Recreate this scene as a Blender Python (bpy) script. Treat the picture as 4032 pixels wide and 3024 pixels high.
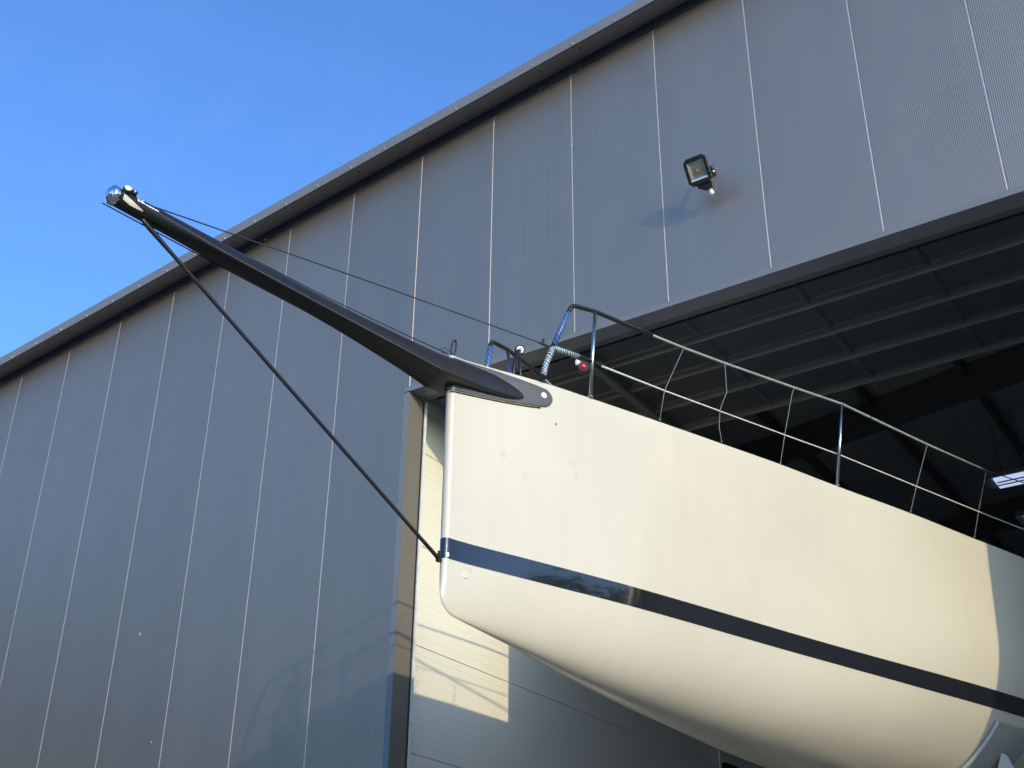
import bpy, bmesh, math, random
from math import sin, cos, pi, sqrt, atan2, radians
from mathutils import Vector, Matrix

for o in list(bpy.data.objects):
    bpy.data.objects.remove(o, do_unlink=True)
SC = bpy.context.scene
COL = SC.collection
random.seed(7)

# ------------------------------------------------------------------ camera
cam_d = bpy.data.cameras.new('camera')
cam = bpy.data.objects.new('camera', cam_d)
COL.objects.link(cam)
SC.camera = cam
EYE = Vector((1.1852, -8.645, 1.6))
YAW, PITCH, ROLL = 0.5991, 0.4979, 0.0118
fwd = Vector((-sin(YAW) * cos(PITCH), cos(YAW) * cos(PITCH), sin(PITCH)))
rgt = Vector((cos(YAW), sin(YAW), 0))
upv = rgt.cross(fwd)
r2 = rgt * cos(ROLL) + upv * sin(ROLL)
u2 = upv * cos(ROLL) - rgt * sin(ROLL)
cam.matrix_world = Matrix(((r2.x, u2.x, -fwd.x, EYE.x), (r2.y, u2.y, -fwd.y, EYE.y),
                           (r2.z, u2.z, -fwd.z, EYE.z), (0, 0, 0, 1)))
cam_d.sensor_fit = 'HORIZONTAL'
cam_d.sensor_width = 36.0
cam_d.lens = 4862.35 / 4032 * 36.0
cam_d.clip_start = 0.05
cam_d.clip_end = 2000

# ------------------------------------------------------------------ sky, sun, exposure
SUN = Vector((1.80, -1.0, 0.55)).normalized()       # towards the sun
EL = math.asin(SUN.z)
world = bpy.data.worlds.new('World')
SC.world = world
world.use_nodes = True
wn = world.node_tree
wn.nodes.clear()
sky = wn.nodes.new('ShaderNodeTexSky')
sky.sky_type = 'NISHITA'
sky.sun_disc = False
sky.sun_elevation = EL
sky.sun_rotation = atan2(SUN.x, SUN.y)
sky.altitude = 0
sky.air_density = 1.0
sky.dust_density = 2.0
sky.ozone_density = 3.0
tint = wn.nodes.new('ShaderNodeMix')
tint.data_type = 'RGBA'
tint.blend_type = 'MULTIPLY'
tint.inputs[0].default_value = 1.0
tint.inputs[7].default_value = (0.88, 1.265, 1.80, 1)
tcw = wn.nodes.new('ShaderNodeTexCoord')
mpw = wn.nodes.new('ShaderNodeMapping'); mpw.inputs['Scale'].default_value = (1.6, 5.0, 3.0)
nzw = wn.nodes.new('ShaderNodeTexNoise'); nzw.inputs['Scale'].default_value = 2.3; nzw.inputs['Detail'].default_value = 6; nzw.inputs['Roughness'].default_value = .58
mrw = wn.nodes.new('ShaderNodeMapRange')
mrw.inputs['From Min'].default_value = .52; mrw.inputs['From Max'].default_value = .80
mrw.inputs['To Max'].default_value = .022
wn.links.new(tcw.outputs['Generated'], mpw.inputs[0]); wn.links.new(mpw.outputs[0], nzw.inputs['Vector']); wn.links.new(nzw.outputs['Fac'], mrw.inputs['Value'])
cld = wn.nodes.new('ShaderNodeMix'); cld.data_type = 'RGBA'
cld.inputs[7].default_value = (4.2, 4.6, 5.2, 1)
wn.links.new(mrw.outputs[0], cld.inputs[0])
bg = wn.nodes.new('ShaderNodeBackground')
bg.inputs[1].default_value = 0.15
wo = wn.nodes.new('ShaderNodeOutputWorld')
wn.links.new(sky.outputs[0], tint.inputs[6])
wn.links.new(tint.outputs[2], cld.inputs[6])
wn.links.new(cld.outputs[2], bg.inputs[0])
wn.links.new(bg.outputs[0], wo.inputs[0])

sun_d = bpy.data.lights.new('sun', 'SUN')
sun_d.energy = 2.0
sun_d.angle = radians(0.53)
sun_d.color = (1.0, 0.83, 0.54)
sun = bpy.data.objects.new('sun', sun_d)
COL.objects.link(sun)
sun.location = SUN * 60
sun.rotation_euler = SUN.to_track_quat('Z', 'Y').to_euler()

SC.view_settings.view_transform = 'Standard'
SC.view_settings.look = 'None'
SC.view_settings.exposure = 0.5
SC.view_settings.gamma = 1.0
SC.view_settings.use_curve_mapping = False

# ------------------------------------------------------------------ helpers
def new_mesh(name, verts, faces, mat=None, parent=None, smooth=False, loc=None):
    me = bpy.data.meshes.new(name)
    me.from_pydata([tuple(v) for v in verts], [], faces)
    me.update()
    bm = bmesh.new()
    bm.from_mesh(me)
    bmesh.ops.recalc_face_normals(bm, faces=bm.faces)
    bm.to_mesh(me)
    bm.free()
    if smooth:
        me.polygons.foreach_set('use_smooth', [True] * len(me.polygons))
    o = bpy.data.objects.new(name, me)
    COL.objects.link(o)
    if mat:
        me.materials.append(mat)
    if parent:
        o.parent = parent
    if loc:
        o.location = loc
    return o

def sharp(o, ang=35):
    """smooth shading with creases kept"""
    me = o.data
    bm = bmesh.new()
    bm.from_mesh(me)
    for f in bm.faces:
        f.smooth = True
    for e in bm.edges:
        if len(e.link_faces) == 2 and e.calc_face_angle(0) > radians(ang):
            e.smooth = False
    bm.to_mesh(me)
    bm.free()
    return o

class MB:
    def __init__(self):
        self.v, self.f = [], []
    def add(self, vs, fs):
        n = len(self.v)
        self.v += [Vector(p) for p in vs]
        self.f += [tuple(i + n for i in f) for f in fs]
        return self
    def box(self, x0, x1, y0, y1, z0, z1):
        return self.add([(x0, y0, z0), (x1, y0, z0), (x1, y1, z0), (x0, y1, z0),
                         (x0, y0, z1), (x1, y0, z1), (x1, y1, z1), (x0, y1, z1)],
                        [(0, 3, 2, 1), (4, 5, 6, 7), (0, 1, 5, 4), (1, 2, 6, 5), (2, 3, 7, 6), (3, 0, 4, 7)])
    def tube(self, pts, rad, n=10, caps=True):
        pts = [Vector(p) for p in pts]
        m = len(pts)
        if not isinstance(rad, (list, tuple)):
            rad = [rad] * m
        d0 = (pts[1] - pts[0]).normalized()
        ref = Vector((0, 0, 1)) if abs(d0.z) < 0.9 else Vector((1, 0, 0))
        a = d0.cross(ref).normalized()
        vs = []
        for i in range(m):
            if i == 0:
                d = d0
            elif i == m - 1:
                d = (pts[-1] - pts[-2]).normalized()
            else:
                d = ((pts[i] - pts[i - 1]).normalized() + (pts[i + 1] - pts[i]).normalized()).normalized()
            a = (a - d * a.dot(d)).normalized()
            b = d.cross(a)
            for k in range(n):
                t = 2 * pi * k / n
                vs.append(pts[i] + (a * cos(t) + b * sin(t)) * rad[i])
        fs = []
        for i in range(m - 1):
            for k in range(n):
                k2 = (k + 1) % n
                fs.append((i * n + k, i * n + k2, (i + 1) * n + k2, (i + 1) * n + k))
        if caps:
            fs.append(tuple(range(n))[::-1])
            fs.append(tuple((m - 1) * n + k for k in range(n)))
        return self.add(vs, fs)
    def disc(self, c, axis, prof, n=24):
        """lathe: prof = [(radius, along axis)]"""
        c = Vector(c); d = Vector(axis).normalized()
        ref = Vector((0, 0, 1)) if abs(d.z) < 0.9 else Vector((1, 0, 0))
        a = d.cross(ref).normalized(); b = d.cross(a)
        vs, fs = [], []
        for (r, h) in prof:
            for k in range(n):
                t = 2 * pi * k / n
                vs.append(c + d * h + (a * cos(t) + b * sin(t)) * max(r, 1e-5))
        m = len(prof)
        for i in range(m - 1):
            for k in range(n):
                k2 = (k + 1) % n
                fs.append((i * n + k, i * n + k2, (i + 1) * n + k2, (i + 1) * n + k))
        fs.append(tuple(range(n))[::-1]); fs.append(tuple((m - 1) * n + k for k in range(n)))
        return self.add(vs, fs)
    def ball(self, c, r, seg=8):
        bm = bmesh.new()
        bmesh.ops.create_icosphere(bm, subdivisions=1, radius=r)
        bm.verts.index_update()
        vs = [Vector(c) + v.co for v in bm.verts]
        fs = [tuple(v.index for v in f.verts) for f in bm.faces]
        bm.free()
        return self.add(vs, fs)
    def build(self, name, mat=None, parent=None, smooth=False, ang=None, loc=None):
        o = new_mesh(name, self.v, self.f, mat, parent, smooth, loc)
        if ang:
            sharp(o, ang)
        return o

def arc_pts(pts, r=0.05, n=6):
    """round the inner corners of a polyline"""
    pts = [Vector(p) for p in pts]
    out = [pts[0]]
    for i in range(1, len(pts) - 1):
        a, b, c = pts[i - 1], pts[i], pts[i + 1]
        p = b + (a - b).normalized() * r
        q = b + (c - b).normalized() * r
        for k in range(n + 1):
            t = k / n
            out.append(p * (1 - t) ** 2 + b * 2 * t * (1 - t) + q * t * t)
    out.append(pts[-1])
    return out

def empty(name, loc, rz=0.0):
    o = bpy.data.objects.new(name, None)
    COL.objects.link(o)
    o.location = loc
    o.rotation_euler = (0, 0, rz)
    o.empty_display_size = 0.3
    return o

def tag(o, label=None, cat=None, group=None, kind=None):
    if label: o['label'] = label
    if cat: o['category'] = cat
    if group: o['group'] = group
    if kind: o['kind'] = kind
    return o

def copy_obj(o, name=None):
    c = o.copy()
    COL.objects.link(c)
    return c

# ------------------------------------------------------------------ materials
def mat(name, col, rough=0.5, metal=0.0, spec=0.5, coat=0.0, coat_rough=0.1, noise=None, bump=None,
        rough_noise=None, em=None):
    """noise=(scale, amount[, stretch xyz]) varies the value; bump=(scale, height)"""
    m = bpy.data.materials.new(name)
    m.use_nodes = True
    nt = m.node_tree
    b = nt.nodes['Principled BSDF']
    b.inputs['Base Color'].default_value = (*col, 1)
    b.inputs['Roughness'].default_value = rough
    b.inputs['Metallic'].default_value = metal
    b.inputs['Specular IOR Level'].default_value = spec
    b.inputs['Coat Weight'].default_value = coat
    b.inputs['Coat Roughness'].default_value = coat_rough
    tc = nt.nodes.new('ShaderNodeTexCoord')
    def ntex(scale, stretch=None, detail=4):
        n = nt.nodes.new('ShaderNodeTexNoise')
        n.inputs['Scale'].default_value = scale
        n.inputs['Detail'].default_value = detail
        if stretch:
            mp = nt.nodes.new('ShaderNodeMapping')
            mp.inputs['Scale'].default_value = stretch
            nt.links.new(tc.outputs['Object'], mp.inputs[0])
            nt.links.new(mp.outputs[0], n.inputs['Vector'])
        else:
            nt.links.new(tc.outputs['Object'], n.inputs['Vector'])
        return n
    if noise:
        n = ntex(noise[0], noise[2] if len(noise) > 2 else None)
        mr = nt.nodes.new('ShaderNodeMapRange')
        mr.inputs['From Min'].default_value = 0.3
        mr.inputs['From Max'].default_value = 0.7
        mr.inputs['To Min'].default_value = 1 - noise[1]
        mr.inputs['To Max'].default_value = 1 + noise[1]
        nt.links.new(n.outputs['Fac'], mr.inputs['Value'])
        mx = nt.nodes.new('ShaderNodeVectorMath')
        mx.operation = 'SCALE'
        mx.inputs[0].default_value = col
        nt.links.new(mr.outputs[0], mx.inputs['Scale'])
        nt.links.new(mx.outputs[0], b.inputs['Base Color'])
    if rough_noise:
        n = ntex(rough_noise[0])
        mr = nt.nodes.new('ShaderNodeMapRange')
        mr.inputs['To Min'].default_value = max(0.02, rough - rough_noise[1])
        mr.inputs['To Max'].default_value = rough + rough_noise[1]
        nt.links.new(n.outputs['Fac'], mr.inputs['Value'])
        nt.links.new(mr.outputs[0], b.inputs['Roughness'])
    if bump:
        n = ntex(bump[0], bump[2] if len(bump) > 2 else None)
        bp = nt.nodes.new('ShaderNodeBump')
        bp.inputs['Strength'].default_value = 1.0
        bp.inputs['Distance'].default_value = bump[1]
        nt.links.new(n.outputs['Fac'], bp.inputs['Height'])
        nt.links.new(bp.outputs[0], b.inputs['Normal'])
    if em:
        b.inputs['Emission Color'].default_value = (*em[0], 1)
        b.inputs['Emission Strength'].default_value = em[1]
    return m

def tone_by_object(m, amt):
    nt = m.node_tree
    b = nt.nodes['Principled BSDF']
    src = b.inputs['Base Color'].links[0].from_socket
    oi = nt.nodes.new('ShaderNodeObjectInfo')
    mr = nt.nodes.new('ShaderNodeMapRange')
    mr.inputs['To Min'].default_value = 1 - amt
    mr.inputs['To Max'].default_value = 1 + amt
    nt.links.new(oi.outputs['Random'], mr.inputs['Value'])
    sc = nt.nodes.new('ShaderNodeVectorMath'); sc.operation = 'SCALE'
    nt.links.new(src, sc.inputs[0]); nt.links.new(mr.outputs[0], sc.inputs['Scale'])
    nt.links.new(sc.outputs[0], b.inputs['Base Color'])
    return m

def rib_normal(m, pitch, amp, axis=0):
    """fine pressed ribs: tilt the normal along one object axis with a sine of that axis"""
    nt = m.node_tree
    b = nt.nodes['Principled BSDF']
    tc = nt.nodes.new('ShaderNodeTexCoord')
    sx = nt.nodes.new('ShaderNodeSeparateXYZ')
    nt.links.new(tc.outputs['Object'], sx.inputs[0])
    mu = nt.nodes.new('ShaderNodeMath'); mu.operation = 'MULTIPLY'
    mu.inputs[1].default_value = 2 * pi / pitch
    nt.links.new(sx.outputs[axis], mu.inputs[0])
    sn = nt.nodes.new('ShaderNodeMath'); sn.operation = 'SINE'
    nt.links.new(mu.outputs[0], sn.inputs[0])
    am = nt.nodes.new('ShaderNodeMath'); am.operation = 'MULTIPLY'
    am.inputs[1].default_value = amp
    nt.links.new(sn.outputs[0], am.inputs[0])
    cb = nt.nodes.new('ShaderNodeCombineXYZ')
    nt.links.new(am.outputs[0], cb.inputs[axis])
    ge = nt.nodes.new('ShaderNodeNewGeometry')
    ad = nt.nodes.new('ShaderNodeVectorMath'); ad.operation = 'ADD'
    nt.links.new(ge.outputs['Normal'], ad.inputs[0])
    nt.links.new(cb.outputs[0], ad.inputs[1])
    no = nt.nodes.new('ShaderNodeVectorMath'); no.operation = 'NORMALIZE'
    nt.links.new(ad.outputs[0], no.inputs[0])
    nt.links.new(no.outputs[0], b.inputs['Normal'])
    return m

M = {}
M['panel'] = rib_normal(mat('slate_blue_steel', (0.535, 0.400, 0.288), 0.42, 0.94, noise=(2.2, 0.05, (1, 1, 0.12)), rough_noise=(2.0, 0.03)), 1 / 58, 0.20)
tone_by_object(M['panel'], .035)
M['pale_line'] = mat('joint_glint_and_chips', (0.46, 0.50, 0.56), 0.5)  # joint glint put into the colour; the paint chips share it
M['trim'] = mat('slate_flashing', (0.185, 0.192, 0.205), 0.38, noise=(1.6, 0.04))
M['closure'] = mat('dark_navy_flashing', (0.030, 0.038, 0.058), 0.45)
M['trim_in'] = mat('grey_flashing', (0.165, 0.147, 0.122), 0.40, noise=(1.2, 0.06, (1, 1, .2)))
M['screw'] = mat('galvanised_screw', (0.75, 0.76, 0.78), 0.25, 0.8)
M['dark_dot'] = mat('dark_rivet', (0.03, 0.03, 0.035), 0.5)
M['rubber'] = mat('black_rubber', (0.012, 0.012, 0.014), 0.6)
M['galv'] = mat('galvanised_track', (0.78, 0.78, 0.76), 0.35, 0.15, noise=(14, 0.12))
M['cream'] = mat('cream_steel_lining', (0.78, 0.75, 0.64), 0.45, noise=(0.8, 0.02))
M['door'] = mat('anthracite_door_panel', (0.05, 0.053, 0.055), 0.38, noise=(2, .1))
M['door_rail'] = mat('grey_door_rail', (0.19, 0.185, 0.165), 0.5, noise=(3, .08))
M['inside'] = mat('dark_hall_lining', (0.72, 0.72, 0.68), 0.7)
M['steel'] = mat('painted_hall_steel', (0.10, 0.105, 0.105), 0.5)
M['roof'] = mat('roof_sheet', (0.34, 0.34, 0.33), 0.5)
M['concrete'] = mat('yard_concrete', (0.18, 0.168, 0.145), 0.85, noise=(0.35, 0.12), bump=(14, 0.004))
M['floor'] = mat('hall_floor', (0.33, 0.32, 0.30), 0.55, noise=(0.6, 0.1))
M['leaf'] = mat('far_foliage', (0.045, 0.06, 0.03), 0.8, noise=(0.6, 0.3))

# ------------------------------------------------------------------ ground, floor, far trees
ZO = 1.6
g = MB().add([(-300, -300, 0), (300, -300, 0), (300, 300, 0), (-300, 300, 0)], [(0, 1, 2, 3)]).build('ground', M['concrete'])
tag(g, kind='structure')

tb = MB()
for i in range(180):
    a = radians(random.uniform(-205, 45))
    d = random.uniform(62, 85) if a > radians(-125) else random.uniform(38, 52)
    cx, cy = 2 + d * cos(a), -6 + d * sin(a)
    H = random.uniform(14.0, 23.0) if a > 0 else random.uniform(5.0, 9.5) if a > radians(-122) else random.uniform(13.0, 19.0)
    W = random.uniform(2.2, 4.2) * (1.4 if a > 0 else 1)
    for k in range(110):
        u = Vector((random.gauss(0, 1), random.gauss(0, 1), random.gauss(0, 1))).normalized() * random.uniform(.45, 1)
        c = Vector((cx + u.x * W, cy + u.y * W, H * .56 + u.z * H * .44))
        s = random.uniform(.35, .8)
        n = Vector((random.gauss(0, 1), random.gauss(0, 1), random.gauss(0, 1))).normalized()
        t = n.orthogonal().normalized(); w = n.cross(t)
        tb.add([c - t * s - w * s * .6, c + t * s - w * s * .5, c + t * s * .7 + w * s, c - t * s * .8 + w * s * .7], [(0, 1, 2, 3)])
    tb.tube([(cx, cy, 0), (cx, cy, H * .5)], [.22, .12], 6)
o = tb.build('tree_belt', M['leaf'])
tag(o, 'far belt of dark trees across the yard behind the viewer', 'trees', kind='stuff')

# ------------------------------------------------------------------ the boat shed
shed = empty('boat_shed', (-6, 0, 0))
tag(shed, 'slate grey steel clad boat hall with wide open door and sloping roof edge', 'building')
SX = 6.0     # parts are children of an Empty at x = -6
def P(o):
    o.parent = shed
    o.location.x += SX
    return o
RIDGE = 40.0
def roofz(x):
    x2 = x if x <= RIDGE else 2 * RIDGE - x
    return 9.826 + 0.10748 * x2 + ZO
LINT = 5.98 + ZO
JL, JR = -5.99, 2.27
X0, X1 = -16, 2.5

def wall_panel(xa, xb, z0):
    g_ = 0.004
    L = xb - xa
    prof = [(g_, 0.06), (g_, 0.003), (g_ + .003, 0.0), (L - g_ - .0015, 0.0), (L - g_, 0.0015), (L - g_, 0.06)]
    vs = []
    for (x, y) in prof:
        vs.append((x, y, z0))
    for (x, y) in prof:
        vs.append((x, y, roofz(xa + x)))
    n = len(prof)
    fs = [(i, i + 1, n + i + 1, n + i) for i in range(n - 1)]
    fs += [(n - 1, 0, n, 2 * n - 1), tuple(range(n))[::-1], tuple(range(n, 2 * n))]
    o = new_mesh('wall_panel', vs, fs, M['panel'], shed)
    o.location = (xa + SX, 0, 0)
    return o
pale_line = MB()  # pale strips stand for sun catching the panel edges at the joints
edges = list(range(X0, 3)) + [X1]
cuts = sorted(set(edges + [JL, JR]))
cuts = [c for c in cuts if not (c == -6)]
for a, b in zip(cuts[:-1], cuts[1:]):
    inside = a >= JL - .001 and b <= JR + .001
    if b == JL:
        wall_panel(a, b, 0.0)
    else:
        wall_panel(a, b, LINT + .05 if inside else 0.0)
    if b < X1:
        z0 = LINT + .05 if (JL - .05 < b < JR + .05) else 0
        pale_line.box(b - .0037, b + .0037, 0.004, 0.05, z0, roofz(b) - .003)
P(tag(pale_line.build('joint_glints', M['pale_line']), kind='stuff'))

# door surround
P(MB().box(JL - .07, JL - .002, -.004, -.0005, 0, LINT - .002).build('jamb_trim', M['trim']))
P(MB().box(JR + .002, JR + .07, -.004, -.0005, 0, LINT - .002).build('jamb_trim', M['trim']))
lt = MB().box(JL - .064, JR + .064, -.014, -.0045, LINT, LINT + .052)
lt.box(JL + .002, JR - .002, -.014, .18, LINT - .004, LINT)
P(lt.build('lintel_trim', M['trim']))
P(MB().box(JL, JR, .181, .31, LINT + .03, LINT + .036).box(JL, JR, .062, .30, LINT + .06, LINT + .75).build('lintel_beam', M['steel']))
# left reveal, seal, galvanised track
P(MB().box(JL - .012, JL, .001, .23, 0, LINT - .005).build('door_reveal', M['trim_in']))
P(MB().box(JL - .03, JL - .004, .231, .262, 0, LINT - .006).build('door_gasket', M['rubber']))
tr = MB().box(-6.02, -5.985, .268, .300, 0, LINT - .01).box(-6.12, -6.021, .280, .284, 0, LINT - .01)
P(tr.build('door_track', M['galv']))
P(MB().box(-6.20, -6.125, .262, .40, 0, LINT).box(-6.124, -6.03, .301, .33, 0, LINT).build('track_backing', M['rubber']))
# right reveal (outside the frame)
P(MB().box(JR, JR + .012, .001, .31, 0, LINT - .005).build('door_reveal', M['trim_in']))
P(MB().box(JR + .012, JR + .12, .062, .3, 0, LINT).build('jamb_post', M['steel']))

# cream lining inside on the left: horizontal panels with fine pressed lines
XW = -6.18
zs = [2.461, 3.488, 4.512, 5.536]
zlist = [0.0] + [z + ZO for z in (-.61, .412, 1.436)] + [z + ZO for z in zs] + [6.56 + ZO, 7.59 + ZO]
Y_A, Y_B = .405, 7.28
for za, zb in zip(zlist[:-1], zlist[1:]):
    pr = [(0.06, za + .003), (0.004, za + .003), (0.0, za + .006)]
    nl = 12
    for k in range(1, nl):
        zc = za + (zb - za) * k / nl
        pr += [(0.0, zc - .004), (0.0022, zc), (0.0, zc + .004)]
    pr += [(0.0, zb - .006), (0.004, zb - .003), (0.06, zb - .003)]
    vs = [(XW - d, Y_A, z) for d, z in pr] + [(XW - d, Y_B, z) for d, z in pr]
    n = len(pr)
    fs = [(i, i + 1, n + i + 1, n + i) for i in range(n - 1)] + [tuple(range(n)), tuple(range(n, 2 * n))[::-1], (n - 1, 0, n, 2 * n - 1)]
    P(new_mesh('lining_panel', vs, fs, M['cream']))
P(MB().box(XW - .10, XW - .061, Y_A, Y_B, 0, 9.19).build('lining_core', M['rubber']))
P(MB().box(XW - .06, XW + .012, Y_B + .001, Y_B + .05, 0, 9.19).build('lining_end_post', M['galv']))

# hall shell behind
P(MB().box(-16, -15.9, .06, 26, 0, roofz(-16)).build('side_wall', M['inside']))
P(MB().box(2.40, 2.498, .062, 26, 0, roofz(2.5) - .02).build('side_wall', M['inside']))
bw = MB()
for a, b in ((-16, 2.5),):
    bw.add([(a, 26, 0), (b, 26, 0), (b, 26, roofz(b)), (a, 26, roofz(a)), (a, 26.1, 0), (b, 26.1, 0), (b, 26.1, roofz(b)), (a, 26.1, roofz(a))],
           [(0, 1, 2, 3), (4, 7, 6, 5), (3, 2, 6, 7), (0, 4, 5, 1), (0, 3, 7, 4), (1, 5, 6, 2)])
P(bw.build('back_wall', M['inside']))
P(MB().box(-10, -7.4, .062, .12, 0, 9).box(-7.5, -7.4, .12, 26, 0, 9.2).build('partition_wall', M['inside']))
rf = MB()
for a, b in ((X0 - .3, X1 + .3),):
    za, zb = roofz(a), roofz(b)
    rf.add([(a, -.27, za + .012), (b, -.27, zb + .012), (b, 26.2, zb + .012), (a, 26.2, za + .012),
            (a, -.27, za + .041), (b, -.27, zb + .041), (b, 26.2, zb + .041), (a, 26.2, za + .041)],
           [(0, 3, 2, 1), (4, 5, 6, 7), (0, 1, 5, 4), (1, 2, 6, 5), (2, 3, 7, 6), (3, 0, 4, 7)])
P(rf.build('roof', M['roof']))
# portal rafters and purlins under the roof
for y in (3.6, 9.2, 14.8, 20.4):
    r_ = MB()
    for a, b in ((-15.9, 2.39),):
        za, zb = roofz(a) - .02, roofz(b) - .02
        r_.add([(a, y, za - .5), (b, y, zb - .5), (b, y + .2, zb - .5), (a, y + .2, za - .5), (a, y, za), (b, y, zb), (b, y + .2, zb), (a, y + .2, za)],
               [(0, 3, 2, 1), (4, 5, 6, 7), (0, 1, 5, 4), (1, 2, 6, 5), (2, 3, 7, 6), (3, 0, 4, 7)])
    P(r_.build('rafter', M['steel']))
for i in range(6):
    x = -5.5 + i * 1.5
    P(MB().box(x, x + .07, .32, 25.9, roofz(x) - .2, roofz(x) - .01).build('purlin', M['steel']))

# verge: fascia + soffit + drip, running up the slope
OV = .30
def verge(name, prof, mt):
    m_ = MB()
    for a, b in ((X0 - .3, X1 + .3),):
        n = len(prof)
        vs = [(a, y, roofz(a) + dz) for y, dz in prof] + [(b, y, roofz(b) + dz) for y, dz in prof]
        fs = [(i, (i + 1) % n, n + (i + 1) % n, n + i) for i in range(n)] + [tuple(range(n)), tuple(range(n, 2 * n))[::-1]]
        m_.add(vs, fs)
    return P(m_.build(name, mt))
verge('roof_fascia', [(-OV, -.088), (-OV, .046), (-OV + .012, .052), (.25, .052), (.25, .0415), (-OV + .02, .0415), (-OV + .02, -.080), (-OV + .004, -.092)], M['trim'])
verge('roof_soffit', [(-OV + .021, -.088), (-.0005, -.004), (-.0005, .004), (-OV + .021, -.078)], M['trim'])
verge('top_closure_trim', [(-.007, -.138), (-.007, -.006), (-.0012, -.006), (-.0012, -.138)], M['closure'])
scr, drk = MB(), MB()
x = X0 + .12
while x < 2.6:
    scr.ball((x, -OV - .004, roofz(x) - .062), .011)
    t = .55
    drk.ball((x + .03, -OV + .021 + .279 * .30, roofz(x + .03) - .088 + .084 * .30 - .004), .010)
    scr.ball((x - .09, -.009, roofz(x - .09) - .118), .008)
    scr.ball((x - .17, -.009, roofz(x - .17) - .040), .007)
    x += .5035
P(tag(scr.build('fixing_screws', M['screw']), kind='stuff'))
P(tag(drk.build('soffit_rivets', M['dark_dot']), kind='stuff'))
# small chips in the paint of the lower wall
ch = MB()
for (x, z, l, a) in ((-13.0, 6.50, .07, .5), (-9.62, 5.62, .035, -.7), (-9.17, 4.40, .012, 0), (-10.6, 3.55, .02, .2), (-10.95, 3.40, .05, -.25), (-4.0, 9.9, .03, .1)):
    c = Vector((x, -.0015, z)); d = Vector((sin(a), 0, cos(a))); w = Vector((cos(a), 0, -sin(a)))
    ch.add([c - d * l - w * .004, c - d * l * .3 + w * .012, c + d * l + w * .002, c + d * l * .2 - w * .011], [(0, 1, 2, 3)])
P(tag(ch.build('paint_chips', M['pale_line']), kind='stuff'))

fl = MB().add([(-15.9, .01, .004), (2.39, .01, .004), (2.39, 26, .004), (-15.9, 26, .004)], [(0, 1, 2, 3)]).build('hall_floor', M['floor'])
tag(fl, kind='structure')

# ------------------------------------------------------------------ raised sectional door under the lintel
door = empty('overhead_door', (-1.4, .32, 7.6))
tag(door, 'dark sectional door slid flat overhead inside the hall opening', 'door')
ZD = 7.61
rows = [(.335, .665), (.725, 1.215), (1.275, 1.755), (1.815, 2.325)]
cols = [-5.94] + [-.86 - 1.075 * k for k in range(4, -1, -1)] + [-.86 + 1.075 * k for k in range(1, 3)] + [2.2]
for (ya, yb) in rows:
    for a, b in zip(cols[:-1], cols[1:]):
        # shallow pan: recessed field with a raised rim
        x0, x1, y0, y1 = a + .022, b - .022, ya + .012, yb - .012
        i = .03
        vs = [(x0, y0, ZD), (x1, y0, ZD), (x1, y1, ZD), (x0, y1, ZD),
              (x0 + i, y0 + i, ZD + .012), (x1 - i, y0 + i, ZD + .012), (x1 - i, y1 - i, ZD + .012), (x0 + i, y1 - i, ZD + .012),
              (x0, y0, ZD + .03), (x1, y0, ZD + .03), (x1, y1, ZD + .03), (x0, y1, ZD + .03)]
        fs = [(0, 1, 5, 4), (1, 2, 6, 5), (2, 3, 7, 6), (3, 0, 4, 7), (4, 5, 6, 7), (0, 8, 9, 1), (1, 9, 10, 2), (2, 10, 11, 3), (3, 11, 8, 0), (8, 11, 10, 9)]
        o = new_mesh('door_panel', vs, fs, M['door'], door); o.location = -door.location
for c in cols[1:-1]:
    for (ya, yb) in rows:
        m_ = MB().box(c - .016, c - .005, ya, yb, ZD - .012, ZD + .03).box(c + .005, c + .016, ya, yb, ZD - .012, ZD + .03)
        o = m_.build('door_mullion', M['steel'], door); o.location = -door.location
for y in (.695, 1.245, 1.785, 2.355):
    m_ = MB().box(-5.95, 2.21, y - .028, y + .028, ZD - .028, ZD + .028)
    m_.box(-5.95, 2.21, y - .020, y + .008, ZD - .036, ZD - .0285)
    o = m_.build('door_rail', M['door_rail'], door); o.location = -door.location
for x in (-4.12,):
    o = MB().box(x - .05, x + .03, .33, 3.4, ZD - .075, ZD - .04).build('door_stile', M['steel'], door); o.location = -door.location
o = MB().box(-5.95, 2.21, .33, 2.4, ZD + .04, ZD + .05).build('door_back', M['rubber'], door); o.location = -door.location
for k in range(9):
    x = -5.2 + k * 1.07
    o = MB().box(x, x + .03, 2.36, 2.39, ZD + .05, roofz(x) - .25).build('hanger', M['steel'], door); o.location = -door.location

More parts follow.
